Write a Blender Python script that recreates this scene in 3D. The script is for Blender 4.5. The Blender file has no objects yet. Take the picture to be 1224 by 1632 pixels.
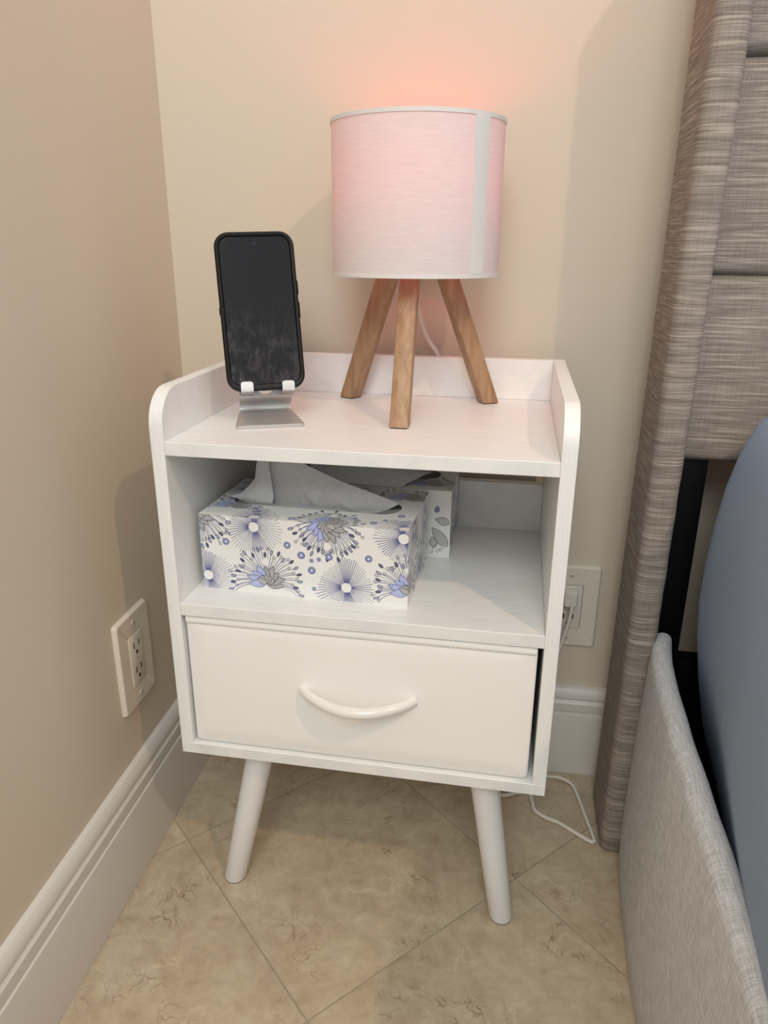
import bpy, bmesh, math, random
import numpy as np
from mathutils import Vector, Matrix

# ------------------------------------------------------------------ camera, world, lights, exposure
scene = bpy.context.scene
COL = scene.collection

cam_data = bpy.data.cameras.new('camera')
cam = bpy.data.objects.new('camera', cam_data)
COL.objects.link(cam)
yaw, pitch, roll = -0.1736, -0.3474, 0.0061
cy, sy, cp, sp = math.cos(yaw), math.sin(yaw), math.cos(pitch), math.sin(pitch)
fwd = Vector((sy * cp, cy * cp, sp))
rgt = Vector((cy, -sy, 0.0))
upv = rgt.cross(fwd)
r2 = math.cos(roll) * rgt + math.sin(roll) * upv
u2 = -math.sin(roll) * rgt + math.cos(roll) * upv
M = Matrix((r2, u2, -fwd)).transposed().to_4x4()
M.translation = Vector((0.3412, -0.6415, 0.7524))
cam.matrix_world = M
cam_data.sensor_fit = 'VERTICAL'
cam_data.sensor_height = 36.0
cam_data.lens = 1176.5 * 36.0 / 1632.0
cam_data.clip_start = 0.01
scene.camera = cam

world = bpy.data.worlds.new('room_daylight')
scene.world = world
world.use_nodes = True
bgn = world.node_tree.nodes['Background']
bgn.inputs['Color'].default_value = (0.94, 0.97, 1.0, 1)
bgn.inputs['Strength'].default_value = 0.64


def lamp_light(name, kind, loc, energy, color, size=0.05, target=None):
    d = bpy.data.lights.new(name, kind)
    d.energy = energy
    d.color = color
    if kind == 'POINT':
        d.shadow_soft_size = size
    if kind == 'AREA':
        d.shape = 'DISK'
        d.size = size
    o = bpy.data.objects.new(name, d)
    COL.objects.link(o)
    o.location = loc
    if target is not None:
        o.rotation_euler = (Vector(target) - Vector(loc)).to_track_quat('-Z', 'Y').to_euler()
    return o


# warm ceiling lamp, to the right of and behind the photographer
lamp_light('ceiling_lamp_light', 'POINT', (1.47, -1.27, 2.49), 50.0, (1.0, 0.67, 0.42), 0.03)
# added soft overhead fill for ceiling bounce, with no panel there
_p = lamp_light('overhead_fill_light', 'AREA', (0.30, -1.15, 2.45), 3.0, (0.97, 1.0, 0.96), 1.0, (0.30, -0.65, 0.0))
_w = lamp_light('daylight_fill', 'AREA', (0.36, -1.95, 2.05), 24.0, (0.95, 1.0, 0.98), 1.0, (0.40, 0.0, 0.5))  # added fill behind the photographer standing in for daylight, no window built
_w.data.shape = 'RECTANGLE'
_w.data.size_y = 0.8

vs = scene.view_settings
vs.view_transform = 'Standard'
vs.look = 'None'
vs.gamma = 1.0
vs.exposure = 0.08
vs.use_curve_mapping = False


# ------------------------------------------------------------------ material helpers
def lin(c):
    return c / 12.92 if c <= 0.04045 else ((c + 0.055) / 1.055) ** 2.4


def S(r, g, b):
    return (lin(r / 255.0), lin(g / 255.0), lin(b / 255.0), 1.0)


class NT:
    def __init__(self, name):
        self.m = bpy.data.materials.new(name)
        self.m.use_nodes = True
        self.t = self.m.node_tree
        self.b = self.t.nodes['Principled BSDF']

    def n(self, kind, **kw):
        nd = self.t.nodes.new(kind)
        for k, v in kw.items():
            setattr(nd, k, v)
        return nd

    def l(self, a, b):
        self.t.links.new(a, b)

    def p(self, **kw):
        for k, v in kw.items():
            self.b.inputs[k.replace('_', ' ')].default_value = v
        return self

    def coord(self, kind='Object', scale=(1, 1, 1), rot=(0, 0, 0), rand=False):
        tc = self.n('ShaderNodeTexCoord')
        src = tc.outputs[kind]
        if rand:
            oi = self.n('ShaderNodeObjectInfo')
            vm = self.n('ShaderNodeVectorMath', operation='SCALE')
            cx = self.n('ShaderNodeCombineXYZ')
            self.l(oi.outputs['Random'], cx.inputs[0])
            self.l(oi.outputs['Random'], cx.inputs[1])
            self.l(cx.outputs[0], vm.inputs[0])
            vm.inputs['Scale'].default_value = 37.0
            ad = self.n('ShaderNodeVectorMath', operation='ADD')
            self.l(src, ad.inputs[0])
            self.l(vm.outputs[0], ad.inputs[1])
            src = ad.outputs[0]
        mp = self.n('ShaderNodeMapping')
        mp.inputs['Scale'].default_value = scale
        mp.inputs['Rotation'].default_value = rot
        self.l(src, mp.inputs['Vector'])
        return mp.outputs[0]

    def noise(self, vec, scale, detail=4, rough=0.55, dist=0.0):
        nd = self.n('ShaderNodeTexNoise')
        nd.inputs['Scale'].default_value = scale
        nd.inputs['Detail'].default_value = detail
        nd.inputs['Roughness'].default_value = rough
        nd.inputs['Distortion'].default_value = dist
        if vec is not None:
            self.l(vec, nd.inputs['Vector'])
        return nd

    def ramp(self, fac, stops):
        nd = self.n('ShaderNodeValToRGB')
        el = nd.color_ramp.elements
        while len(el) < len(stops):
            el.new(0.5)
        for e, (p, c) in zip(el, stops):
            e.position = p
            e.color = c
        self.l(fac, nd.inputs[0])
        return nd.outputs[0]

    def mix(self, fac, a, b, mode='MIX'):
        nd = self.n('ShaderNodeMix', data_type='RGBA', blend_type=mode)
        for sock, v in ((nd.inputs['Factor'], fac), (nd.inputs[6], a), (nd.inputs[7], b)):
            if hasattr(v, 'links'):
                self.l(v, sock)
            else:
                sock.default_value = v
        return nd.outputs[2]

    def math(self, op, a, b=0.0):
        nd = self.n('ShaderNodeMath', operation=op)
        for sock, v in ((nd.inputs[0], a), (nd.inputs[1], b)):
            if hasattr(v, 'links'):
                self.l(v, sock)
            else:
                sock.default_value = v
        return nd.outputs[0]

    def bump(self, h, strength=0.2, dist=0.001):
        nd = self.n('ShaderNodeBump')
        nd.inputs['Strength'].default_value = strength
        nd.inputs['Distance'].default_value = dist
        self.l(h, nd.inputs['Height'])
        self.l(nd.outputs[0], self.b.inputs['Normal'])

    def base(self, out):
        self.l(out, self.b.inputs['Base Color'])


BLACK, WHITE = (0, 0, 0, 1), (1, 1, 1, 1)


def plain(name, col, rough=0.5, metal=0.0, var=0.04, scale=30, bump=0.0, spec=0.5):
    t = NT(name)
    t.p(Roughness=rough, Metallic=metal, Specular_IOR_Level=spec)
    v = t.coord('Object')
    nz = t.noise(v, scale, 3)
    dark = tuple(c * (1 - var) for c in col[:3]) + (1,)
    t.base(t.ramp(nz.outputs[0], [(0.3, dark), (0.7, col)]))
    if bump:
        t.bump(nz.outputs[0], bump, 0.0008)
    return t.m


MAT = {}
MAT['wall'] = plain('cream_wall_paint', S(217, 205, 188), 0.6, var=0.015, scale=5, spec=0.25)
MAT['trim'] = plain('white_trim_paint', S(222, 217, 210), 0.4, var=0.015, scale=8)
MAT['grout'] = plain('grey_green_grout', S(172, 160, 136), 0.85, var=0.1, scale=60)
MAT['white_plastic'] = plain('ivory_plastic', S(226, 218, 204), 0.35, var=0.01)
MAT['slot'] = plain('dark_slot', S(28, 24, 20), 0.7)
MAT['leg_white'] = plain('white_satin_leg', S(236, 236, 236), 0.32, var=0.01)
MAT['handle'] = plain('glossy_white_handle', S(240, 236, 232), 0.15, var=0.01)
MAT['drawer'] = plain('white_leatherette', S(251, 250, 247), 0.5, var=0.02, scale=14, bump=0.05)
MAT['stitch'] = plain('stitch_thread', S(206, 204, 198), 0.8)
MAT['edge'] = plain('white_edge_band', S(238, 241, 239), 0.4, var=0.02, scale=80)
MAT['black_metal'] = plain('black_bed_metal', S(5, 6, 9), 0.6, spec=0.15)
MAT['case'] = plain('black_rubber_case', S(9, 9, 10), 0.5, var=0.05, spec=0.3)
MAT['cord'] = plain('white_cord', S(226, 220, 210), 0.4, var=0.02)
MAT['socket'] = plain('white_lampholder', S(235, 232, 228), 0.4)
MAT['tape'] = plain('shade_edge_tape', S(226, 224, 222), 0.8, var=0.03)
MAT['pad'] = plain('dark_felt_pad', S(46, 38, 32), 0.9)
MAT['binside'] = plain('grey_bin_fabric', S(120, 120, 122), 0.9)

# white laminate with a faint horizontal grain
t = NT('white_wood_laminate')
t.p(Roughness=0.38)
v = t.coord('Object', (6, 6, 160))
v2 = t.coord('Object', (7, 210, 7))
g1 = t.noise(v2, 3.0, 4, 0.6, 0.4)
t.base(t.ramp(g1.outputs[0], [(0.25, S(226, 227, 226)), (0.55, S(241, 241, 239))]))
t.bump(g1.outputs[0], 0.12, 0.0006)
MAT['laminate'] = t.m
t = NT('white_wood_laminate_upright')
t.p(Roughness=0.38)
v2 = t.coord('Object', (200, 200, 8))
g1 = t.noise(v2, 3.0, 4, 0.6, 0.4)
t.base(t.ramp(g1.outputs[0], [(0.25, S(234, 235, 234)), (0.55, S(243, 243, 241))]))
t.bump(g1.outputs[0], 0.1, 0.0006)
MAT['laminate_v'] = t.m

# cream marble tile
t = NT('cream_marble_tile')
v = t.coord('Object', (1, 1, 1), rand=True)
cl = t.noise(v, 7.0, 6, 0.62, 0.6)
fine = t.noise(v, 55.0, 5, 0.6, 0.3)
base = t.ramp(cl.outputs[0], [(0.28, S(176, 158, 134)), (0.5, S(194, 177, 152)), (0.72, S(210, 195, 170))])
mid_ = t.noise(t.coord('Object', (1, 1, 1), (0, 0, 0.6), rand=True), 24.0, 6, 0.68, 1.2)
base = t.mix(0.38, base, t.ramp(mid_.outputs[0], [(0.34, S(150, 128, 100)), (0.5, S(192, 175, 149)), (0.68, S(226, 213, 190))]))
base = t.mix(0.34, base, t.ramp(fine.outputs[0], [(0.3, S(166, 147, 122)), (0.7, S(214, 200, 174))]))
warp = t.noise(v, 9.0, 4, 0.6)
wv = t.n('ShaderNodeVectorMath', operation='MULTIPLY_ADD')
t.l(warp.outputs['Color'], wv.inputs[0])
wv.inputs[1].default_value = (0.16, 0.16, 0.0)
t.l(v, wv.inputs[2])
vor = t.n('ShaderNodeTexVoronoi', feature='DISTANCE_TO_EDGE')
vor.inputs['Scale'].default_value = 40.0
t.l(wv.outputs[0], vor.inputs['Vector'])
vein = t.ramp(vor.outputs['Distance'], [(0.0, WHITE), (0.010, (0.5, 0.5, 0.5, 1)), (0.026, BLACK)])
msk = t.noise(v, 13.0, 2, 0.5)
vm = t.ramp(msk.outputs[0], [(0.52, BLACK), (0.64, WHITE)])
veinf = t.math('MULTIPLY', t.math('MULTIPLY', vein, vm), 0.8)
base = t.mix(veinf, base, S(112, 84, 52))
vor2 = t.n('ShaderNodeTexVoronoi', feature='DISTANCE_TO_EDGE')
vor2.inputs['Scale'].default_value = 16.0
wv2 = t.n('ShaderNodeVectorMath', operation='MULTIPLY_ADD')
t.l(warp.outputs['Color'], wv2.inputs[0])
wv2.inputs[1].default_value = (0.3, 0.22, 0.0)
t.l(v, wv2.inputs[2])
t.l(wv2.outputs[0], vor2.inputs['Vector'])
lv = t.ramp(vor2.outputs['Distance'], [(0.0, WHITE), (0.05, BLACK)])
msk2 = t.noise(v, 17.0, 2, 0.5)
lvf = t.math('MULTIPLY', t.math('MULTIPLY', lv, t.ramp(msk2.outputs[0], [(0.54, BLACK), (0.66, WHITE)])), 0.55)
base = t.mix(lvf, base, S(222, 206, 180))
t.base(base)
t.p(Roughness=0.33)
t.bump(fine.outputs[0], 0.03, 0.0006)
MAT['tile'] = t.m

# pale wood for the lamp legs (grain along the leg, object z)
t = NT('pale_rubberwood')
v = t.coord('Object', (75, 75, 7), rand=True)
g = t.noise(v, 1.6, 5, 0.6, 0.8)
t.base(t.ramp(g.outputs[0], [(0.3, S(150, 114, 84)), (0.5, S(168, 134, 102)), (0.7, S(184, 151, 118))]))
t.p(Roughness=0.5)
t.bump(g.outputs[0], 0.06, 0.0006)
MAT['wood'] = t.m

# lamp shade cloth: diffuse plus translucent
t = NT('white_shade_cloth')
v = t.coord('Object', (60, 60, 700))
w1 = t.noise(v, 1.0, 2, 0.5)
col = t.ramp(w1.outputs[0], [(0.3, S(221, 219, 219)), (0.7, S(228, 226, 226))])
df = t.n('ShaderNodeBsdfDiffuse')
tr = t.n('ShaderNodeBsdfTranslucent')
mx = t.n('ShaderNodeMixShader')
t.l(col, df.inputs['Color'])
t.l(col, tr.inputs['Color'])
mx.inputs[0].default_value = 0.17
t.l(df.outputs[0], mx.inputs[1])
t.l(tr.outputs[0], mx.inputs[2])
out = [n for n in t.t.nodes if n.type == 'OUTPUT_MATERIAL'][0]
t.l(mx.outputs[0], out.inputs['Surface'])
MAT['shade'] = t.m

# glowing bulb
t = NT('red_glowing_bulb')
t.p(Base_Color=(1, 0.5, 0.45, 1), Roughness=0.4)
t.b.inputs['Emission Color'].default_value = (1.0, 0.02, 0.05, 1)
t.b.inputs['Emission Strength'].default_value = 16.0
MAT['bulb'] = t.m

# brushed aluminium
t = NT('brushed_aluminium')
v = t.coord('Object', (8, 400, 400))
g = t.noise(v, 1.0, 2)
t.base(t.ramp(g.outputs[0], [(0.3, S(196, 194, 192)), (0.7, S(212, 210, 208))]))
t.p(Metallic=0.78, Roughness=0.42)
MAT['alu'] = t.m

# phone glass with smudges
t = NT('dark_phone_glass')
v = t.coord('Object', (1, 1, 1))
sm = t.noise(t.coord('Object', (1.5, 1.5, 0.8)), 70.0, 7, 0.72, 0.3)
gr = t.n('ShaderNodeSeparateXYZ')
t.l(v, gr.inputs[0])
low = t.n('ShaderNodeMapRange')
t.l(gr.outputs[2], low.inputs[0])
low.inputs[1].default_value = 0.10
low.inputs[2].default_value = 0.02
smf = t.math('MULTIPLY', t.ramp(sm.outputs[0], [(0.44, BLACK), (0.72, WHITE)]), low.outputs[0])
t.base(t.mix(smf, S(17, 17, 20), S(66, 57, 57)))
t.l(t.math('ADD', t.math('MULTIPLY', smf, 0.3), 0.07), t.b.inputs['Roughness'])
MAT['glass'] = t.m
MAT['lens'] = plain('camera_lens', S(38, 38, 46), 0.1)

# linen upholstery, uses UVs: u along the piece, v around it (threads run with v)
t = NT('taupe_linen_weave')
v = t.coord('UV', (620, 16, 1))
th = t.noise(v, 1.0, 3, 0.6)
vb = t.coord('UV', (300, 9, 1))
thick = t.noise(vb, 1.0, 2, 0.5)
v3 = t.coord('UV', (22, 560, 1))
th2 = t.noise(v3, 1.0, 2, 0.6)
c = t.ramp(th.outputs[0], [(0.30, S(110, 103, 97)), (0.50, S(143, 135, 128)), (0.70, S(184, 176, 168))])
c = t.mix(t.math('MULTIPLY', t.ramp(thick.outputs[0], [(0.56, BLACK), (0.68, WHITE)]), 0.6), c, S(204, 192, 180))
c = t.mix(0.22, c, t.ramp(th2.outputs[0], [(0.35, S(114, 103, 94)), (0.65, S(164, 151, 140))]))
t.base(c)
t.p(Roughness=0.9, Specular_IOR_Level=0.15)
t.bump(t.math('ADD', th.outputs[0], t.math('MULTIPLY', th2.outputs[0], 0.6)), 0.45, 0.0012)
MAT['linen'] = t.m

# finer rail weave: same taupe linen, cool side light painted in as paler grey
t = NT('cool_lit_linen_weave')
v = t.coord('UV', (760, 40, 1))
th = t.noise(v, 1.0, 3, 0.65)
v3 = t.coord('UV', (60, 620, 1))
th2 = t.noise(v3, 1.0, 3, 0.6)
c = t.ramp(th.outputs[0], [(0.32, S(168, 169, 172)), (0.68, S(244, 245, 248))])
c = t.mix(0.5, c, t.ramp(th2.outputs[0], [(0.32, S(166, 167, 170)), (0.68, S(240, 241, 244))]))
t.base(c)
t.p(Roughness=0.9, Specular_IOR_Level=0.15)
t.bump(t.math('ADD', th.outputs[0], th2.outputs[0]), 0.4, 0.001)
MAT['linen_cool_lit'] = t.m

t = NT('blue_grey_sheet')
v = t.coord('Object', (500, 500, 500))
g = t.noise(v, 1.0, 2)
big = t.noise(t.coord('Object'), 6.0, 3)
c = t.ramp(big.outputs[0], [(0.3, S(146, 164, 190)), (0.7, S(154, 172, 198))])
t.base(c)
t.p(Roughness=0.85, Specular_IOR_Level=0.2)
t.bump(g.outputs[0], 0.05, 0.0005)
MAT['sheet'] = t.m

t = NT('tissue_paper')
nz = t.noise(t.coord('Object'), 240.0, 3)
col = t.ramp(nz.outputs[0], [(0.3, S(226, 228, 230)), (0.7, S(238, 239, 240))])
df = t.n('ShaderNodeBsdfDiffuse')
tr = t.n('ShaderNodeBsdfTranslucent')
mx = t.n('ShaderNodeMixShader')
t.l(col, df.inputs['Color'])
t.l(col, tr.inputs['Color'])
mx.inputs[0].default_value = 0.25
t.l(df.outputs[0], mx.inputs[1])
t.l(tr.outputs[0], mx.inputs[2])
out = [n for n in t.t.nodes if n.type == 'OUTPUT_MATERIAL'][0]
t.l(mx.outputs[0], out.inputs['Surface'])
MAT['tissue'] = t.m

# printed carton: colour comes from the print laid out on the box faces
t = NT('printed_tissue_carton')
at = t.n('ShaderNodeAttribute', attribute_name='print')
t.base(at.outputs['Color'])
t.p(Roughness=0.35)
MAT['carton'] = t.m


# ------------------------------------------------------------------ object helpers
def tag(o, label=None, cat=None, group=None, kind=None):
    if label:
        o['label'] = label
    if cat:
        o['category'] = cat
    if group:
        o['group'] = group
    if kind:
        o['kind'] = kind
    return o


def empty(name, loc=(0, 0, 0), rz=0.0):
    o = bpy.data.objects.new(name, None)
    COL.objects.link(o)
    o.location = loc
    o.rotation_euler = (0, 0, rz)
    o.empty_display_size = 0.05
    return o


def link(name, bm, mat, parent=None, smooth=None, loc=None, rz=0.0):
    """bmesh -> one mesh object; smooth = angle in degrees under which edges are smooth"""
    bmesh.ops.recalc_face_normals(bm, faces=bm.faces)
    if smooth is not None:
        a = math.radians(smooth)
        for f in bm.faces:
            f.smooth = True
        for e in bm.edges:
            if len(e.link_faces) == 2 and e.calc_face_angle(0) > a:
                e.smooth = False
    me = bpy.data.meshes.new(name)
    bm.to_mesh(me)
    bm.free()
    me.materials.append(mat)
    o = bpy.data.objects.new(name, me)
    COL.objects.link(o)
    if parent is not None:
        o.parent = parent
    if loc is not None:
        o.location = loc
        o.rotation_euler = (0, 0, rz)
    return o


def box(bm, x0, x1, y0, y1, z0, z1, bev=0.0, seg=2):
    v = [bm.verts.new(p) for p in ((x0, y0, z0), (x1, y0, z0), (x1, y1, z0), (x0, y1, z0),
                                   (x0, y0, z1), (x1, y0, z1), (x1, y1, z1), (x0, y1, z1))]
    fs = [bm.faces.new([v[i] for i in q]) for q in
          ((3, 2, 1, 0), (4, 5, 6, 7), (0, 1, 5, 4), (1, 2, 6, 5), (2, 3, 7, 6), (3, 0, 4, 7))]
    if bev:
        es = list({e for f in fs for e in f.edges})
        bmesh.ops.bevel(bm, geom=es, offset=bev, segments=seg, affect='EDGES', profile=0.5)
    return bm


def B(*a, **k):
    return box(bmesh.new(), *a, **k)


def loft(loops, cap0=True, cap1=True, bm=None, closed=True):
    bm = bm or bmesh.new()
    rows = [[bm.verts.new(p) for p in lp] for lp in loops]
    n = len(rows[0])
    for a, b in zip(rows[:-1], rows[1:]):
        for i in range(n if closed else n - 1):
            j = (i + 1) % n
            bm.faces.new((a[i], a[j], b[j], b[i]))
    if cap0:
        bm.faces.new(rows[0][::-1])
    if cap1:
        bm.faces.new(rows[-1])
    return bm


def rrect(w, h, r, seg=6):
    """rounded rectangle outline centred at 0"""
    pts = []
    for cx, cy_, a0 in ((w / 2 - r, h / 2 - r, 0), (-w / 2 + r, h / 2 - r, 90), (-w / 2 + r, -h / 2 + r, 180), (w / 2 - r, -h / 2 + r, 270)):
        for k in range(seg + 1):
            a = math.radians(a0 + 90 * k / seg)
            pts.append((cx + r * math.cos(a), cy_ + r * math.sin(a)))
    return pts


def tube(pts, r, seg=10, bm=None, cap=True, sub=6, squash=1.0):
    """smooth tube along a Catmull-Rom path; r may be a number or a list"""
    P = [Vector(p) for p in pts]
    path, rad = [], []
    for i in range(len(P) - 1):
        p0, p1, p2, p3 = P[max(i - 1, 0)], P[i], P[i + 1], P[min(i + 2, len(P) - 1)]
        ra = r[i] if isinstance(r, (list, tuple)) else r
        rb = r[i + 1] if isinstance(r, (list, tuple)) else r
        for k in range(sub):
            q = k / sub
            path.append(0.5 * ((2 * p1) + (p2 - p0) * q + (2 * p0 - 5 * p1 + 4 * p2 - p3) * q * q + (3 * p1 - p0 - 3 * p2 + p3) * q ** 3))
            rad.append(ra + (rb - ra) * q)
    path.append(P[-1])
    rad.append(r[-1] if isinstance(r, (list, tuple)) else r)
    loops = []
    nrm = None
    for i, p in enumerate(path):
        d = (path[min(i + 1, len(path) - 1)] - path[max(i - 1, 0)]).normalized()
        if nrm is None:
            nrm = d.orthogonal().normalized()
        nrm = (nrm - d * nrm.dot(d)).normalized()
        bi = d.cross(nrm)
        loops.append([p + rad[i] * (math.cos(2 * math.pi * k / seg) * nrm + squash * math.sin(2 * math.pi * k / seg) * bi) for k in range(seg)])
    return loft(loops, cap, cap, bm)


def lathe(prof, seg=40, cx=0, cy_=0, cap=True):
    loops = [[(cx + r * math.cos(2 * math.pi * k / seg), cy_ + r * math.sin(2 * math.pi * k / seg), z) for k in range(seg)] for r, z in prof]
    return loft(loops, cap, cap)


def prism(poly, y0, y1, axis='y'):
    """polygon (a, z) extruded along y (or polygon (y, z) along x)"""
    if axis == 'y':
        return loft([[(a, y0, z) for a, z in poly], [(a, y1, z) for a, z in poly]])
    return loft([[(y0, a, z) for a, z in poly], [(y1, a, z) for a, z in poly]])


def uvgrid(rows, us, vs_, wrap=False, capends=False):
    """grid of points rows[i][j] with UVs (us[i], vs_[j])"""
    bm = bmesh.new()
    uv = bm.loops.layers.uv.new('UVMap')
    R = [[bm.verts.new(p) for p in row] for row in rows]
    n = len(R[0])
    for i in range(len(R) - 1):
        for j in range(n if wrap else n - 1):
            k = (j + 1) % n
            f = bm.faces.new((R[i][j], R[i][k], R[i + 1][k], R[i + 1][j]))
            vk = vs_[j + 1] if j + 1 < len(vs_) else vs_[j]
            for lp, c in zip(f.loops, ((us[i], vs_[j]), (us[i], vk), (us[i + 1], vk), (us[i + 1], vs_[j]))):
                lp[uv].uv = c
    if capends:
        for row, u in ((R[0], us[0]), (R[-1], us[-1])):
            f = bm.faces.new(row)
            for lp in f.loops:
                lp[uv].uv = (lp.vert.co.x + u, lp.vert.co.y)
    return bm


# ------------------------------------------------------------------ room shell
TH = math.radians(1.85)
RX = Vector((math.cos(TH), math.sin(TH), 0))
RY = Vector((-math.sin(TH), math.cos(TH), 0))
# wall corner: left wall passes (-0.0964, 0), back wall passes (0.47, 0.3275)
_a, _b = Vector((-0.0964, 0, 0)), Vector((0.47, 0.3275, 0))
_s = (_b - _a).dot(RY)
KC = _a + RY * _s
ROOM_W, ROOM_D, ROOM_H = 3.2, 3.0, 2.6


def room(name, bm, mat, smooth=None):
    return tag(link(name, bm, mat, None, smooth, KC, TH), kind='structure')


room('wall_left', B(-0.12, 0, -ROOM_D, 0.12, -0.03, ROOM_H), MAT['wall'])
room('wall_back', B(0.0, ROOM_W, 0, 0.12, -0.03, ROOM_H), MAT['wall'])
floor = room('floor', B(0.0, ROOM_W, -ROOM_D, 0.0, -0.03, -0.0012), MAT['grout'])

# baseboard profile (distance from wall, height)
BB = [(0, 0.0005), (0.0155, 0.0005), (0.0155, 0.100), (0.0147, 0.1035), (0.0125, 0.1045), (0.0125, 0.1075), (0.0138, 0.1095), (0.0138, 0.121),
      (0.0110, 0.1240), (0.0100, 0.1262), (0.0118, 0.1290), (0.0118, 0.1320), (0.0098, 0.1385), (0.0060, 0.1428), (0, 0.1442)]
room('baseboard_left', loft([[(d, -ROOM_D, z) for d, z in BB], [(d, -0.0157, z) for d, z in BB]]), MAT['trim'], 25)
room('baseboard_back', loft([[(0.0005, -d, z) for d, z in BB], [(ROOM_W, -d, z) for d, z in BB]]), MAT['trim'], 25)

# floor tiles on the diagonal, clipped to the room
TANG = math.radians(46.9)
TE1 = Vector((math.cos(TANG), math.sin(TANG), 0))
TE2 = Vector((-math.sin(TANG), math.cos(TANG), 0))
TP, TG = 0.3065, 0.0017
TO = Vector((0.3832, 0.0977, 0))


def clip(poly, inside, inter):
    out_ = []
    for i, p in enumerate(poly):
        q = poly[(i + 1) % len(poly)]
        a, b = inside(p), inside(q)
        if a:
            out_.append(p)
        if a != b:
            out_.append(inter(p, q))
    return out_


def clip_room(poly):
    for ax, val, sgn in ((0, 0.002, 1), (0, ROOM_W - 0.3, -1), (1, -0.002, -1), (1, -ROOM_D + 0.4, 1)):
        if not poly:
            return poly
        poly = clip(poly, lambda p: (p[ax] - val) * sgn >= 0,
                    lambda p, q: tuple(p[k] + (q[k] - p[k]) * (val - p[ax]) / (q[ax] - p[ax]) for k in (0, 1)))
    return poly


for i in range(-12, 14):
    for j in range(-12, 14):
        a, b = i * TP + TG / 2, j * TP + TG / 2
        s = TP - TG
        quad = [TO + TE1 * x + TE2 * y for x, y in ((a, b), (a + s, b), (a + s, b + s), (a, b + s))]
        loc2 = []
        for q in quad:
            d = q - KC
            loc2.append((d.dot(RX), d.dot(RY)))
        poly = clip_room(loc2)
        if len(poly) < 3:
            continue
        area = abs(sum(p[0] * q[1] - q[0] * p[1] for p, q in zip(poly, poly[1:] + poly[:1]))) / 2
        if area < 2e-4:
            continue
        c = Vector((sum(p[0] for p in poly) / len(poly), sum(p[1] for p in poly) / len(poly), 0))

        def ring(sh, z):
            return [((p[0] - c.x) * sh, (p[1] - c.y) * sh, z) for p in poly]
        bm = loft([ring(1.0, -0.0011), ring(1.0, -0.0005), ring(0.996, 0.0)])
        t_ = link('tile', bm, MAT['tile'], floor)
        t_.location = c

# ------------------------------------------------------------------ nightstand
W, D, T = 0.40, 0.2797, 0.0136
ZB, ZM, ZT, ZS = 0.2135, 0.4005, 0.5731, 0.6218
ns = tag(empty('nightstand', (0, 0, 0)), 'white wooden nightstand with open shelf, fabric drawer and splayed round legs on marble floor', 'nightstand')


def side_poly():
    r = 0.036
    pts = [(0.0, ZB + T)]
    for k in range(11):
        a = math.radians(180 - 90 * k / 10)
        pts.append((r + r * math.cos(a), ZS - r + r * math.sin(a)))
    pts += [(D + T, ZS), (D + T, ZB + T)]
    return pts


def side_panel(x0, x1):
    bm = prism(side_poly(), x0, x1, 'x')
    es = [e for e in bm.edges if abs(e.verts[0].co.x - e.verts[1].co.x) < 1e-6]
    bmesh.ops.bevel(bm, geom=es, offset=0.0005, segments=1, affect='EDGES')
    return link('side_panel', bm, MAT['laminate_v'], ns, 30)


side_panel(0, T)
side_panel(W - T, W)
link('bottom_panel', B(0, W, 0, D + T, ZB, ZB + T - 0.0002, bev=0.0005, seg=1), MAT['laminate'], ns)
link('shelf', B(T + .0001, W - T - .0001, 0, D + T, ZM - T, ZM, bev=0.0005, seg=1), MAT['laminate'], ns)
link('shelf', B(T + .0001, W - T - .0001, 0, D + T, ZT - T, ZT, bev=0.0005, seg=1), MAT['laminate'], ns)
link('back_rail', B(T + .0001, W - T - .0001, D, D + T, ZT + .0001, ZS, bev=0.0005, seg=1), MAT['laminate'], ns)
link('back_rail', B(T + .0001, W - T - .0001, D, D + T, ZM + .0001, 0.4645, bev=0.0005, seg=1), MAT['laminate'], ns)
link('back_panel', B(T + .0001, W - T - .0001, D + 0.004, D + T, ZB + T, ZM - T - .0002), MAT['laminate'], ns)


def leg(xt, yt, xb, yb):
    rt, rb = 0.0165, 0.0138
    loops = []
    for q, r in ((0, rt), (0.5, (rt + rb) / 2), (0.985, rb), (1.0, rb - 0.0012)):
        x, y, z = xt + (xb - xt) * q, yt + (yb - yt) * q, ZB - 0.0002 + (0.0012 - ZB) * q
        loops.append([(x + r * math.cos(2 * math.pi * k / 28), y + r * math.sin(2 * math.pi * k / 28), z) for k in range(28)])
    o = link('leg', loft(loops), MAT['leg_white'], ns, 40)
    foot = [[(xb + (rb - d) * math.cos(2 * math.pi * k / 28), yb + (rb - d) * math.sin(2 * math.pi * k / 28), z) for k in range(28)] for d, z in ((0.0012, 0.0001), (0.0012, 0.0012))]
    link('foot_pad', loft(foot), MAT['pad'], o)


leg(0.0815, 0.040, 0.0342, 0.0375)
leg(0.3340, 0.040, 0.3663, 0.0375)
leg(0.0815, 0.240, 0.0342, 0.2660)
leg(0.3340, 0.240, 0.3663, 0.2660)

# drawer: a fabric bin with a bound, stitched front edge
DX0, DX1, DZ0, DZ1, DY = 0.0160, 0.3812, ZB + T + 0.0012, 0.3858, 0.0045
dc = ((DX0 + DX1) / 2, (DZ0 + DZ1) / 2)


def drawer_loop(y, inset, r, bulge=0.0):
    return [(dc[0] + px, y, dc[1] + pz) for px, pz in rrect(DX1 - DX0 - 2 * inset, DZ1 - DZ0 - 2 * inset, r, 5)]


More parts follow.
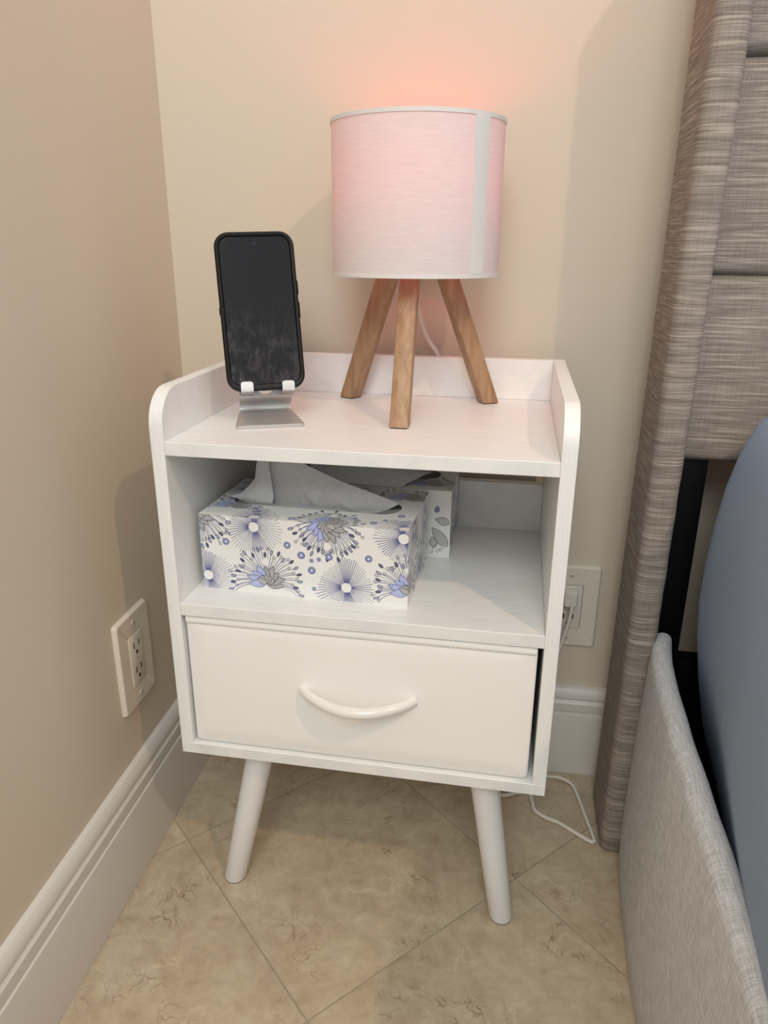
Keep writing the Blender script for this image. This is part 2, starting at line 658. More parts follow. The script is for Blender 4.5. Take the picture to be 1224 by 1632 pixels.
drawer = link('drawer', loft([[p for p in drawer_loop(DY + 0.012, 0.0, 0.005)], drawer_loop(DY + 0.003, 0.0, 0.005), drawer_loop(DY + 0.0010, 0.0008, 0.005), drawer_loop(DY, 0.0026, 0.005), drawer_loop(DY - 0.0008, 0.02, 0.004)]), MAT['drawer'], ns, 50)
# bin body behind the front
link('bin_body', B(DX0 + 0.003, DX1 - 0.006, DY + 0.0122, 0.27, DZ0 + 0.001, DZ1 - 0.008), MAT['binside'], drawer)
# bound strip along the top
prof = [(-0.0006, 0.0), (-0.0016, 0.0012), (-0.0018, 0.004), (-0.0016, 0.0078), (-0.0004, 0.0092)]
rows = []
for i in range(25):
    x = DX0 + 0.0012 + (DX1 - DX0 - 0.0024) * i / 24
    sag = -0.0006 * math.sin(math.pi * i / 24)
    rows.append([(x, DY + 0.003, DZ1 - 0.0094)] + [(x, DY + d + sag * 0.5, DZ1 - 0.0094 + h) for d, h in prof] + [(x, DY + 0.003, DZ1 - 0.0002)])
link('bound_edge', loft(rows), MAT['drawer'], drawer, 60)
bm = bmesh.new()
n_st = 84
for i in range(n_st):
    x = DX0 + 0.006 + (DX1 - DX0 - 0.012) * i / (n_st - 1)
    box(bm, x - 0.0011, x + 0.0011, DY - 0.0021, DY - 0.0015, DZ1 - 0.0072, DZ1 - 0.0068)
tag(link('stitching', bm, MAT['stitch'], drawer), kind='stuff')
# bow handle
hx0, hx1, hz = 0.1415, 0.2615, 0.3105
pts, rad = [], []
for k in range(13):
    q = k / 12
    pts.append((hx0 + (hx1 - hx0) * q, DY - 0.0006 - 0.0275 * math.sin(math.pi * q) ** 0.75, hz - 0.004 * math.sin(math.pi * q)))
    rad.append(0.0049 + 0.0012 * math.sin(math.pi * q))
link('handle', tube(pts, rad, 16, sub=5), MAT['handle'], drawer, 50)

# ------------------------------------------------------------------ table lamp
LX, LY = 0.226, 0.205
lamp = tag(empty('table_lamp', (LX, LY, ZT)), 'small table lamp with white drum shade on three pale wooden legs, glowing red inside', 'lamp')
SH0, SH1, SR = 0.7215 - ZT, 0.8715 - ZT, 0.0900


def cyl(r, z0, z1, a0=0.0, a1=2 * math.pi, seg=72):
    bm = bmesh.new()
    full = abs(a1 - a0 - 2 * math.pi) < 1e-6
    n = seg + (0 if full else 1)
    rows_ = []
    for k in range(9):
        z = z0 + (z1 - z0) * k / 8
        rows_.append([(r * math.cos(a0 + (a1 - a0) * i / seg), r * math.sin(a0 + (a1 - a0) * i / seg), z) for i in range(n)])
    return loft(rows_, False, False, bm, closed=full)


def band(ri, ro, z0, z1, a0=0.0, a1=2 * math.pi, seg=72):
    full = abs(a1 - a0 - 2 * math.pi) < 1e-6
    loops = []
    n = seg + (0 if full else 1)
    for i in range(n):
        a = a0 + (a1 - a0) * i / seg
        loops.append([(r * math.cos(a), r * math.sin(a), z) for r, z in ((ri, z0), (ro, z0), (ro, z1), (ri, z1))])
    if full:
        loops.append(loops[0])
        bm = loft(loops, False, False)
        bmesh.ops.remove_doubles(bm, verts=bm.verts, dist=1e-6)
        return bm
    return loft(loops)


shade = link('lamp_shade', cyl(SR, SH0, SH1), MAT['shade'], lamp, 60)
link('rim_tape', band(SR - 0.0012, SR + 0.0008, SH1 - 0.0032, SH1 + 0.0006), MAT['tape'], shade, 40)
link('rim_tape', band(SR - 0.0012, SR + 0.0008, SH0 - 0.0006, SH0 + 0.0030), MAT['tape'], shade, 40)
sa = math.radians(-90 + 51)
link('seam_strip', band(SR + 0.0002, SR + 0.0010, SH0 + 0.003, SH1 - 0.003, sa - 0.105, sa + 0.105, 10), MAT['tape'], shade, 40)

legs_r0, legs_r1, leg_top = 0.098, 0.020, 0.766 - ZT
LS = 0.0096
for az in (-90, 150, 30):
    a = math.radians(az)
    er, et = Vector((math.cos(a), math.sin(a), 0)), Vector((-math.sin(a), math.cos(a), 0))
    lean = (legs_r0 - legs_r1) / leg_top
    loops = []
    for q in (0.0, 0.01, 0.5, 1.0):
        z = 0.0013 + (leg_top - 0.0013) * q
        r = legs_r0 + (legs_r1 - legs_r0) * q
        ch = 0.0009
        ring_ = [(LS, LS - ch), (LS - ch, LS), (-LS + ch, LS), (-LS, LS - ch), (-LS, -LS + ch), (-LS + ch, -LS), (LS - ch, -LS), (LS, -LS + ch)]
        loops.append([er * (r + p * 1.05) + et * s_ + Vector((0, 0, z)) for p, s_ in ring_])
    lg = link('leg', loft(loops), MAT['wood'], lamp, 50)
    pad = []
    for z in (0.0001, 0.0013):
        pad.append([er * (legs_r0 + p * (LS - 0.0012)) + et * s_ * (LS - 0.0012) + Vector((0, 0, z)) for p, s_ in ((1, 1), (-1, 1), (-1, -1), (1, -1))])
    link('foot_pad', loft(pad), MAT['pad'], lg)
# hub, lampholder, spider ring and bulb
link('hub', lathe([(0.0225, leg_top - 0.004), (0.0225, leg_top + 0.007), (0.021, leg_top + 0.008)], 32), MAT['wood'], lamp, 40)
link('lampholder', lathe([(0.018, leg_top + 0.008), (0.018, leg_top + 0.03), (0.015, leg_top + 0.034)], 24), MAT['socket'], lamp, 40)
bm = bmesh.new()
zs_ = leg_top + 0.010
for az in (60, 180, 300):
    a = math.radians(az)
    tube([(0.017 * math.cos(a), 0.017 * math.sin(a), zs_), (SR * 0.5 * math.cos(a), SR * 0.5 * math.sin(a), zs_), ((SR - 0.0016) * math.cos(a), (SR - 0.0016) * math.sin(a), SH0 + 0.004)], 0.0012, 6, bm)
link('shade_spider', bm, MAT['socket'], lamp, 60)
bz = leg_top + 0.034
link('bulb', lathe([(0.011, bz), (0.012, bz + 0.006), (0.018, bz + 0.014), (0.0215, bz + 0.026), (0.020, bz + 0.038), (0.013, bz + 0.047), (0.004, bz + 0.050)], 28), MAT['bulb'], lamp, 60)

# power cord of the lamp: down behind the nightstand, coiled on the floor, up to the wall socket
Zc = 0.0034
cord_pts = [(LX - 0.004, LY + 0.020, 0.7600), (0.2150, 0.262, 0.7180), (0.2188, 0.292, 0.6794), (0.2291, 0.298, 0.6453), (0.2449, 0.2985, 0.6201), (0.253, 0.2990, 0.585),
            (0.262, 0.2995, 0.45), (0.275, 0.2995, 0.25), (0.300, 0.285, 0.08), (0.325, 0.262, 0.006), (0.3596, 0.2423, Zc), (0.385, 0.252, Zc), (0.4000, 0.256, Zc),
            (0.4055, 0.238, Zc), (0.4085, 0.2205, Zc), (0.4237, 0.2084, Zc), (0.4406, 0.2019, Zc), (0.4608, 0.1879, Zc), (0.4790, 0.1755, Zc), (0.4845, 0.1745, Zc), (0.4862, 0.1810, Zc),
            (0.4795, 0.2151, Zc), (0.4700, 0.264, Zc), (0.4623, 0.2856, Zc), (0.4446, 0.2945, Zc + .001), (0.4250, 0.2920, Zc + .004), (0.4100, 0.290, 0.03),
            (0.4130, 0.291, 0.15), (0.4306, 0.298, 0.2331), (0.4361, 0.298, 0.2584), (0.4392, 0.2985, 0.2840), (0.4385, 0.3005, 0.2925)]
loc_cord = [Vector(p) - Vector((LX, LY, ZT)) for p in cord_pts]
cord = link('cord', tube(loc_cord, 0.0031, 8, sub=7, squash=0.8), MAT['cord'], lamp, 60)

# ------------------------------------------------------------------ wall outlets
OUT_LAB = {}


def outlet(name, label, loc, rz, plug=False):
    """plate centred on local origin, facing local -y"""
    o = tag(empty(name, loc, rz), label, 'outlet')
    pw, ph = 0.0800, 0.1235

    def lp(w, h, r, y):
        return [(x, y, z) for x, z in rrect(w, h, r, 5)]
    # cover plate with a decorator opening: ring from outer edge to opening
    ow, oh = 0.0345, 0.0680
    bm = loft([lp(pw, ph, 0.004, 0.0), lp(pw, ph, 0.004, -0.0024), lp(pw - 0.0012, ph - 0.0012, 0.004, -0.0042), lp(pw - 0.0042, ph - 0.0042, 0.0035, -0.0060),
               lp(ow + 0.0012, oh + 0.0012, 0.0012, -0.0060), lp(ow, oh, 0.001, -0.0055), lp(ow, oh, 0.001, -0.0012)], True, False)
    bmesh.ops.contextual_create(bm, geom=[e for e in bm.edges if len(e.link_faces) == 1])
    plate = link('cover_plate', bm, MAT['white_plastic'], o, 35)
    bm = loft([lp(ow - 0.0014, oh - 0.0014, 0.001, -0.0013), lp(ow - 0.0014, oh - 0.0014, 0.001, -0.0066), lp(ow - 0.0030, oh - 0.0030, 0.001, -0.0072)])
    rec = link('receptacle', bm, MAT['white_plastic'], o, 35)
    for s in (1, -1):
        zc = 0.0165 * s
        for x, h in ((-0.0063, 0.0080), (0.0063, 0.0066)):
            if plug and s == 1:
                continue
            link('blade_slot', B(x - 0.0010, x + 0.0010, -0.0074, -0.0066, zc - h / 2 + 0.003, zc + h / 2 + 0.003), MAT['slot'], rec)
        if not (plug and s == 1):
            bm = loft([[(0.0024 * math.cos(2 * math.pi * k / 14), y, zc - 0.0075 + 0.0026 * math.sin(2 * math.pi * k / 14)) for k in range(14)] for y in (-0.0066, -0.0074)])
            link('ground_hole', bm, MAT['slot'], rec)
        bm = loft([[(r * math.cos(2 * math.pi * k / 16), y, s * 0.0485 + r * math.sin(2 * math.pi * k / 16)) for k in range(16)] for r, y in ((0.0031, -0.0055), (0.0031, -0.0066), (0.0024, -0.0071))])
        sc = link('screw', bm, MAT['white_plastic'], plate, 35)
        link('screw_slot', B(-0.0024, 0.0024, -0.0073, -0.0070, s * 0.0485 - 0.0004, s * 0.0485 + 0.0004), MAT['slot'], plate)
    return o


lw = lambda s: _a + RY * s                    # point on the left wall surface at distance s
pl = lw(0.0850)
outlet('wall_outlet', 'ivory wall outlet with nothing plugged in, on the left wall beside the nightstand', (pl.x + 0.0002, pl.y, 0.2742), TH + math.pi / 2)
bw = lambda x: _b + RX * (x - 0.47)           # point on the back wall surface
pr = bw(0.4370)
ro = outlet('wall_outlet', 'ivory wall outlet with a white plug in it, between nightstand and bed', (pr.x, pr.y - 0.0002, 0.2750), TH, plug=True)
# the plug belongs to the lamp cord
pz = 0.2750 + 0.0175
bm = loft([[(pr.x + x * s, pr.y - y, pz + z * s + 0.002) for x, z in rrect(0.0195, 0.0235, 0.004, 4)] for s, y in ((0.92, 0.0078), (1.0, 0.0105), (1.0, 0.021), (0.80, 0.0265))])
plug = link('plug', bm, MAT['cord'], lamp, 40)
plug.data.transform(Matrix.Translation(-Vector((LX, LY, ZT))))
plug.parent = cord

# ------------------------------------------------------------------ phone stand and phone
PSF = Vector((0.0961, 0.0744, ZT))
PSA = math.radians(22.7)
stand = tag(empty('phone_stand', PSF, PSA), 'silver folded metal phone stand on the nightstand top, holding the phone', 'phone stand')


def strip(profile, th, bm=None):
    """profile: (v, w, half width) points of a bent sheet; th = thickness to the left of travel"""
    P = [Vector((v, w)) for v, w, _ in profile]
    loops = []
    for i, p in enumerate(P):
        d0 = (P[i] - P[i - 1]).normalized() if i else (P[1] - P[0]).normalized()
        d1 = (P[i + 1] - P[i]).normalized() if i < len(P) - 1 else d0
        d = (d0 + d1).normalized()
        nrm = Vector((-d.y, d.x)) / max(0.35, math.sqrt((1 + d0.dot(d1)) / 2))
        q = p + nrm * th
        hw = profile[i][2]
        loops.append([(-hw, p.x, p.y), (hw, p.x, p.y), (hw, q.x, q.y), (-hw, q.x, q.y)])
    return loft(loops, True, True, bm)


def arc(cv, cw, r, a0, a1, n, hw):
    return [(cv + r * math.cos(math.radians(a0 + (a1 - a0) * k / n)), cw + r * math.sin(math.radians(a0 + (a1 - a0) * k / n)), hw) for k in range(n + 1)]


ST = 0.0036
# foot plate with rounded front corners
fp = [(-0.0355 + 0.004, 0.0), (0.0355 - 0.004, 0.0)]
outline = []
for cx_, a0 in ((0.0315, 270), (-0.0315, 180)):
    arcp = [(cx_ + 0.004 * math.cos(math.radians(a0 + 90 * k / 5)), 0.004 + 0.004 * math.sin(math.radians(a0 + 90 * k / 5))) for k in range(6)]
    outline.append(arcp)
poly = outline[1] + outline[0] + [(0.0300, 0.066), (-0.0300, 0.066)]
cxp, cyp = 0.0, 0.035
bm = loft([[(x, y, 0.0001) for x, y in poly],
           [(x, y, ST - 0.0006) for x, y in poly],
           [(cxp + (x - cxp) * 0.985, cyp + (y - cyp) * 0.985, ST) for x, y in poly]])
link('foot_plate', bm, MAT['alu'], stand, 40)
# riser: curls up from the rear of the foot plate to a soft fold, then leans back under the phone
LEAN = math.radians(15)
hw = 0.0282
RV, RW = 0.0475, 0.0215
prof = [(0.064, 0.0001, hw + 0.001)] + arc(0.0660, 0.0085, 0.0084, -90, 40, 7, hw)
prof += [(0.0625, 0.0180, hw)] + [(0.0575, 0.0215, hw), (0.0560, 0.0245, hw), (0.0568, 0.0290, hw)]
v0, w0 = 0.0568, 0.0290
prof += [(v0 + 0.012 * math.tan(LEAN), w0 + 0.012, hw), (v0 + 0.05 * math.tan(LEAN), w0 + 0.05, hw), (v0 + 0.078 * math.tan(LEAN), w0 + 0.078, hw)]
bm = strip(prof, ST)
back = link('back_plate', bm, MAT['alu'], stand, 30)
# round cut-out through the back plate
cut_bm = loft([[(0.0095 * math.cos(2 * math.pi * k / 28), y, 0.0345 + 0.0095 * math.sin(2 * math.pi * k / 28)) for k in range(28)] for y in (0.02, 0.10)])
cutter = link('cutter', cut_bm, MAT['alu'], None)
cutter.matrix_world = Matrix.Translation(PSF) @ Matrix.Rotation(PSA, 4, 'Z')
md = back.modifiers.new('hole', 'BOOLEAN')
md.operation = 'DIFFERENCE'
md.object = cutter
md.solver = 'EXACT'
bpy.context.view_layer.update()
dg = bpy.context.evaluated_depsgraph_get()
newme = bpy.data.meshes.new_from_object(back.evaluated_get(dg))
back.modifiers.clear()
back.data = newme
bpy.data.objects.remove(cutter)
# two hooks
# phone frame: front plane foot at local v, height
PH, PW, PT = 0.1625, 0.0820, 0.0115
pv, pw_ = 0.0275, 0.0350                     # front bottom edge of the phone
ca, sa_ = math.cos(LEAN), math.sin(LEAN)


def pp(back_, up_):
    """point in stand-local (v, w) measured from the phone's front bottom edge"""
    return (pv + back_ * ca + up_ * sa_, pw_ - back_ * sa_ + up_ * ca)


for u in (-0.0205, 0.0225):
    pr_ = []
    for b_, u_ in ((0.0215, -0.0045), (0.006, -0.0042), (-0.0004, -0.0038), (-0.0034, -0.0012), (-0.0036, 0.003), (-0.0035, 0.0062), (-0.0035, 0.0074), (-0.0035, 0.0083), (-0.0035, 0.0088)):
        v_, w_ = pp(b_, u_)
        pr_.append((v_, w_, 0.0064 if u_ < 0.0065 else {74: 0.0061, 83: 0.0052, 88: 0.0040}[round(u_ * 1e4)]))
    bm = strip(pr_[::-1], 0.0030)
    bmesh.ops.translate(bm, verts=bm.verts, vec=(u, 0, 0))
    link('hook', bm, MAT['alu'], stand, 40)

# phone: local x across, y depth (front at 0, back +), z up
vb, wb = pp(0, 0)
eb = Vector((-math.sin(PSA), math.cos(PSA), 0))
ee = Vector((math.cos(PSA), math.sin(PSA), 0))
phone = tag(empty('phone', PSF + eb * vb + Vector((0, 0, wb)) + ee * 0.0005), 'black phone in a rubber case leaning on the silver stand, screen off', 'phone')
phone.rotation_mode = 'QUATERNION'
phone.rotation_quaternion = (Matrix.Rotation(PSA, 3, 'Z') @ Matrix.Rotation(-LEAN, 3, 'X') @ Matrix.Rotation(math.radians(-1.6), 3, 'Y')).to_quaternion()


def ploop(ins, y, r, dz=0.0, dh=0.0):
    return [(x, y, z + PH / 2 + dz) for x, z in rrect(PW - 2 * ins, PH - 2 * ins - dh, max(r - ins, 0.002), 7)]


CR = 0.0150
bm = loft([ploop(0.0028, PT, CR), ploop(0.0008, PT - 0.0008, CR), ploop(0.0, PT - 0.0025, CR), ploop(0.0, 0.0030, CR), ploop(0.0005, 0.0010, CR), ploop(0.0018, 0.0, CR),
           ploop(0.0032, 0.0, CR), ploop(0.0042, 0.0007, CR, 0.0007, 0.0020), ploop(0.0044, 0.0022, CR, 0.0007, 0.0020)])
link('case', bm, MAT['case'], phone, 35)
SI = 0.0045
bm = loft([ploop(SI, 0.0021, CR, 0.0007, 0.0020), ploop(SI, 0.0013, CR, 0.0007, 0.0020), ploop(SI + 0.0008, 0.0008, CR, 0.0007, 0.0020)])
scr = link('screen', bm, MAT['glass'], phone)
bm = loft([[(r * math.cos(2 * math.pi * k / 18), y, PH - 0.0125 + r * math.sin(2 * math.pi * k / 18)) for k in range(18)] for r, y in ((0.0021, 0.0009), (0.0021, 0.0006))])
link('camera_lens', bm, MAT['lens'], scr)
for z0_, z1_ in ((0.098, 0.112), (0.074, 0.090)):
    link('side_button', B(PW / 2 - 0.0008, PW / 2 + 0.0011, 0.0038, 0.0078, z0_, z1_, bev=0.0006), MAT['case'], phone)
link('side_button', B(-PW / 2 - 0.0008, -PW / 2 + 0.0008, 0.0038, 0.0078, 0.080, 0.087, bev=0.0005), MAT['case'], phone)
link('charging_port', B(-0.0055, 0.0055, 0.0045, 0.0075, -0.0003, 0.0006), MAT['slot'], phone)

# ------------------------------------------------------------------ tissue boxes with a line-art flower print
PAPER = np.array([lin(240 / 255), lin(240 / 255), lin(238 / 255)])
BLUE = np.array(S(72, 82, 148)[:3])
GREY = np.array(S(50, 52, 72)[:3])
LBLUE = np.array(S(198, 206, 234)[:3])


class Print:
    """a flat print rasterised on a point grid, units millimetres"""

    def __init__(self, w, h, step=0.38):
        self.nx, self.ny = int(round(w / step)) + 1, int(round(h / step)) + 1
        self.xs, self.ys = np.linspace(0, w, self.nx), np.linspace(0, h, self.ny)
        self.img = np.tile(PAPER, (self.ny, self.nx, 1))

    def win(self, x0, x1, y0, y1):
        i0, i1 = np.searchsorted(self.xs, (x0, x1))
        j0, j1 = np.searchsorted(self.ys, (y0, y1))
        return slice(j0, j1), slice(i0, i1)

    def blend(self, sl, cov, col):
        self.img[sl] = self.img[sl] * (1 - cov[..., None]) + col * cov[..., None]

    def seg(self, x0, y0, x1, y1, w, col, dash=0.0):
        m = w + 0.4
        sl = self.win(min(x0, x1) - m, max(x0, x1) + m, min(y0, y1) - m, max(y0, y1) + m)
        X, Y = np.meshgrid(self.xs[sl[1]], self.ys[sl[0]])
        if X.size == 0:
            return
        dx, dy = x1 - x0, y1 - y0
        L = math.hypot(dx, dy) or 1e-6
        tt = ((X - x0) * dx + (Y - y0) * dy) / L
        dd = np.abs((X - x0) * dy - (Y - y0) * dx) / L
        over = np.maximum(0, np.maximum(-tt, tt - L))
        d = np.hypot(dd, over)
        cov = np.clip((w / 2 + 0.2 - d) / 0.4, 0, 1)
        if dash:
            cov = cov * ((tt % dash) < dash * 0.62)
        self.blend(sl, cov, col)

    def poly(self, pts, w, col, dash=0.0):
        for p, q in zip(pts[:-1], pts[1:]):
            self.seg(*p, *q, w, col, dash)

    def ell(self, cx, cy_, a, b, ang, fill=None, edge=None, w=0.4, hatch=None):
        m = max(a, b) + 0.6
        sl = self.win(cx - m, cx + m, cy_ - m, cy_ + m)
        X, Y = np.meshgrid(self.xs[sl[1]], self.ys[sl[0]])
        if X.size == 0:
            return
        c, s = math.cos(ang), math.sin(ang)
        u, v_ = (X - cx) * c + (Y - cy_) * s, -(X - cx) * s + (Y - cy_) * c
        d = (np.sqrt((u / a) ** 2 + (v_ / b) ** 2) - 1) * min(a, b)
        if fill is not None:
            self.blend(sl, np.clip(0.5 - d / 0.4, 0, 1), fill)
        if hatch is not None:
            self.blend(sl, np.clip(0.5 - d / 0.4, 0, 1) * ((v_ % 0.9) < 0.42), hatch)
        if edge is not None:
            self.blend(sl, np.clip((w / 2 + 0.2 - np.abs(d)) / 0.4, 0, 1), edge)

    def petal(self, cx, cy_, ang, L, wd, col, fill, hat):
        m = L + 1
        sl = self.win(cx - m, cx + m, cy_ - m, cy_ + m)
        X, Y = np.meshgrid(self.xs[sl[1]], self.ys[sl[0]])
        if X.size == 0:
            return
        c, s = math.cos(ang), math.sin(ang)
        u, v_ = (X - cx) * c + (Y - cy_) * s, -(X - cx) * s + (Y - cy_) * c
        q = np.clip(u / L, 0, 1)
        half = wd * np.sin(np.pi * q ** 0.8) ** 0.9
        d = np.abs(v_) - half
        ins = (u > 0) & (u < L)
        self.blend(sl, np.clip(0.5 - d / 0.4, 0, 1) * ins, fill)
        self.blend(sl, np.clip(0.5 - d / 0.4, 0, 1) * ins * (((u * 1.0 + 0.12 * v_ * v_) % 1.15) < 0.5) * 0.8, hat)
        self.blend(sl, np.clip((0.55 - np.abs(d)) / 0.4, 0, 1) * ins, col)

    def burst(self, cx, cy_, R=27.0, n=64, r0=4.6, a0=0.0, seed=0):
        R, n = R * 1.18, int(n * 0.96)
        rnd = random.Random(seed)
        for k in range(n):
            a = a0 + 2 * math.pi * k / n
            L = R * (0.90 + 0.1 * math.cos(3 * a + seed)) * rnd.uniform(0.93, 1.05)
            dash = 1.6 if (k // 9) % 2 == 0 else 0.0
            bend = 0.10 * math.sin(2 * a)
            pts = [(cx + (r0 + 0.6 + (L - r0) * q) * math.cos(a + bend * q), cy_ + (r0 + 0.6 + (L - r0) * q) * math.sin(a + bend * q)) for q in (0, 0.5, 1.0)]
            self.poly(pts, 0.74, BLUE * 0.9 + GREY * 0.1, dash)
        self.ell(cx, cy_, r0, r0, 0, fill=PAPER)

    def lotus(self, cx, cy_, up=1, R=29.0, seed=0, spread=1.25):
        rnd = random.Random(seed + 5)
        R *= 1.24
        n = 39
        base = math.pi / 2 * up
        for k in range(n):
            a = base + (k / (n - 1) - 0.5) * 2 * spread * 1.35
            L = R * rnd.uniform(0.72, 1.04)
            bend = (k / (n - 1) - 0.5) * 0.5 * up
            pts = [(cx + (5 + (L - 5) * q) * math.cos(a + bend * q * q), cy_ + (5 + (L - 5) * q) * math.sin(a + bend * q * q)) for q in (0, .25, .5, .75, 1.0)]
            self.poly(pts, 0.72, GREY * 0.25 + BLUE * 0.85, 1.4 if k % 3 == 0 else 0.0)
            ex, ey = pts[-1]
            if k % 2:
                self.ell(ex, ey, 2.6, 1.4, a + bend, fill=LBLUE * 0.75 if k % 4 == 1 else GREY * 3.2, edge=GREY * 0.6 + BLUE * 0.4, w=0.6)
            else:
                self.ell(ex, ey, 1.5, 1.25, a, fill=PAPER, edge=GREY, w=0.6)
        for k in range(9):
            a = base + (k - 4) * 0.42
            L = (20.0, 22.5)[k % 2]
            blue = k > 4 if up > 0 else k < 4
            self.petal(cx, cy_, a, L, 4.6, BLUE if blue else GREY, LBLUE * 1.15 if blue else PAPER * 0.72, BLUE * 1.9 if blue else GREY * 2.0)
        for k in range(5):
            a = base + (k - 2) * 0.5
            self.petal(cx, cy_ - 1.0 * up, a, 11.5, 3.2, GREY * 0.9, PAPER * 0.8, GREY * 1.6)
        self.ell(cx + 0.5, cy_ + 24.5 * up, 3.6, 4.4, 0.3, fill=PAPER)

    def disk(self, cx, cy_, r=3.7):
        self.ell(cx, cy_, r, r, 0, fill=BLUE * 1.25)
        for k in range(26):
            a = 2 * math.pi * k / 26
            self.seg(cx + r * .4 * math.cos(a), cy_ + r * .4 * math.sin(a), cx + r * .9 * math.cos(a), cy_ + r * .9 * math.sin(a), 0.22, LBLUE * 0.85)
        if r > 2.5:
            self.ell(cx, cy_, r * 0.3, r * 0.3, 0, fill=PAPER)


BW, BD, BH = 225.0, 128.0, 85.0


def print_front():
    p = Print(BW, BH)
    p.lotus(-4, 86, -1, 33, 9)
    p.lotus(140, 85, -1, 31, 3)
    p.lotus(72, 12, 1, 33, 1)
    p.lotus(226, 17, 1, 33, 2)
    p.burst(61, 75, 27, 66, 5.2, 0.1, 1)
    p.burst(160, 16, 28, 70, 5.2, 0.3, 2)
    p.burst(220, 76, 27, 66, 5.2, 0.5, 4)
    p.burst(6, 15, 27, 66, 5.2, 0.2, 6)
    for x, y, r in ((29, 56, 3.9), (97, 58, 3.9), (112, 48, 4.2), (142, 49, 4.0), (184, 51, 3.9), (123, 32, 4.2), (123, 43, 2.4), (131, 45, 2.4), (125, 11, 2.4)):
        p.disk(x, y, r)
    return p


def print_top():
    p = Print(BW, BD)
    p.lotus(140, 1, 1, 30, 3)
    p.lotus(25, 30, 1, 30, 7)
    p.lotus(205, 96, 1, 30, 8)
    p.lotus(90, 118, -1, 30, 11)
    p.burst(61, 3, 25, 60, 5.2, 0.1, 1)
    p.burst(220, 4, 26, 60, 5.2, 0.5, 4)
    p.burst(20, 92, 26, 60, 5.2, 0.1, 12)
    p.burst(150, 116, 26, 60, 5.2, 0.1, 13)
    for x, y, r in ((100, 8, 3.9), (186, 14, 3.9), (196, 24, 2.4), (176, 9, 2.4), (210, 40, 3.9), (12, 60, 3.9), (8, 112, 3.9)):
        p.disk(x, y, r)
    return p


def print_end(seed):
    p = Print(BD, BH)
    p.lotus(4, 17, 1, 33, 2 + seed)
    p.lotus(70, 12, 1, 32, 4 + seed)
    p.burst(34, 74, 25, 60, 5.2, 0.3, 4 + seed)
    p.burst(104, 62, 26, 60, 5.2, 0.3, 5 + seed)
    p.disk(52, 58)
    p.disk(118, 22)
    return p


def carton(parent, seed, plain_front=False):
    """one mesh: five printed faces as fine grids and a plain bottom, the slot cut from the top"""
    V, F, C = [], [], []

    def face(pr, fn, hole=None):
        base_ = sum(len(a) for a in V)
        X, Y = np.meshgrid(pr.xs, pr.ys)
        pts = np.array(fn(X.ravel() / 1000, Y.ravel() / 1000)).T
        V.append(pts)
        C.append(pr.img.reshape(-1, 3))
        nx, ny = pr.nx, pr.ny
        idx = base_ + np.arange(nx * ny).reshape(ny, nx)
        q = np.stack([idx[:-1, :-1], idx[:-1, 1:], idx[1:, 1:], idx[1:, :-1]], -1).reshape(-1, 4)
        if hole is not None:
            cx_, cy2, a_, b_ = hole
            mx_, my_ = (X[:-1, :-1] + X[1:, 1:]) / 2, (Y[:-1, :-1] + Y[1:, 1:]) / 2
            ex = np.maximum(0, np.abs(mx_ - cx_) - (a_ - b_))
            keep = (np.hypot(ex, my_ - cy2) > b_).ravel()
            q = q[keep]
        F.append(q)
    w, d, h = BW / 1000, BD / 1000, BH / 1000
    fr = print_front() if not plain_front else print_front()
    bow = lambda a, L: 0.0008 * np.sin(np.pi * np.clip(a / L, 0, 1))
    face(fr, lambda x, y: (x, np.zeros_like(x), y))
    face(print_top(), lambda x, y: (x, y, np.full_like(x, h)), (BW / 2 - 2, 62.0, 95.0, 21.0))
    face(print_end(seed), lambda x, y: (np.full_like(x, w), x, y))
    sm_ = Print(BD, BH, 4.0)
    face(sm_, lambda x, y: (np.zeros_like(x), d - x, y))
    sb = Print(BW, BH, 4.0)
    face(sb, lambda x, y: (w - x, np.full_like(x, d), y))
    sf = Print(BW, BD, 6.0)
    face(sf, lambda x, y: (x, d - y, np.full_like(x, 0.0002)))
    verts = np.concatenate(V)
    quads = np.concatenate(F)
    cols = np.concatenate(C)
    me = bpy.data.meshes.new('carton')
    me.vertices.add(len(verts))
    me.vertices.foreach_set('co', verts.astype(np.float32).ravel())
    me.loops.add(len(quads) * 4)
    me.loops.foreach_set('vertex_index', quads.astype(np.int32).ravel())
    me.polygons.add(len(quads))
    me.polygons.foreach_set('loop_start', (np.arange(len(quads)) * 4).astype(np.int32))
    me.update()
    me.validate()
    ca_ = me.color_attributes.new('print', 'FLOAT_COLOR', 'POINT')
    ca_.data.foreach_set('color', np.concatenate([cols, np.ones((len(cols), 1))], 1).astype(np.float32).ravel())
    me.materials.append(MAT['carton'])
    o = bpy.data.objects.new('carton', me)
    COL.objects.link(o)
    o.parent = parent
    return o


def coons(left, right, top, bot, n, m, fn=None):
    """surface between four edge polylines: left/right run top->bottom, top/bot run left->right"""
    def at_(poly_, q):
        P = [Vector(p) for p in poly_]
        f = q * (len(P) - 1)
        i = min(int(f), len(P) - 2)
        return P[i].lerp(P[i + 1], f - i)
    rows_ = []
    for j in range(m + 1):
        b_ = j / m
        row = []
        for i in range(n + 1):
            a_ = i / n
            Lp, Rp, Tp, Bp = at_(left, b_), at_(right, b_), at_(top, a_), at_(bot, a_)
            c00, c10, c01, c11 = Vector(top[0]), Vector(top[-1]), Vector(bot[0]), Vector(bot[-1])
            p = Lp * (1 - a_) + Rp * a_ + Tp * (1 - b_) + Bp * b_ - (c00 * (1 - a_) * (1 - b_) + c10 * a_ * (1 - b_) + c01 * (1 - a_) * b_ + c11 * a_ * b_)
            if fn:
                p = p + Vector(fn(a_, b_))
            row.append(p)
        rows_.append(row)
    return rows_


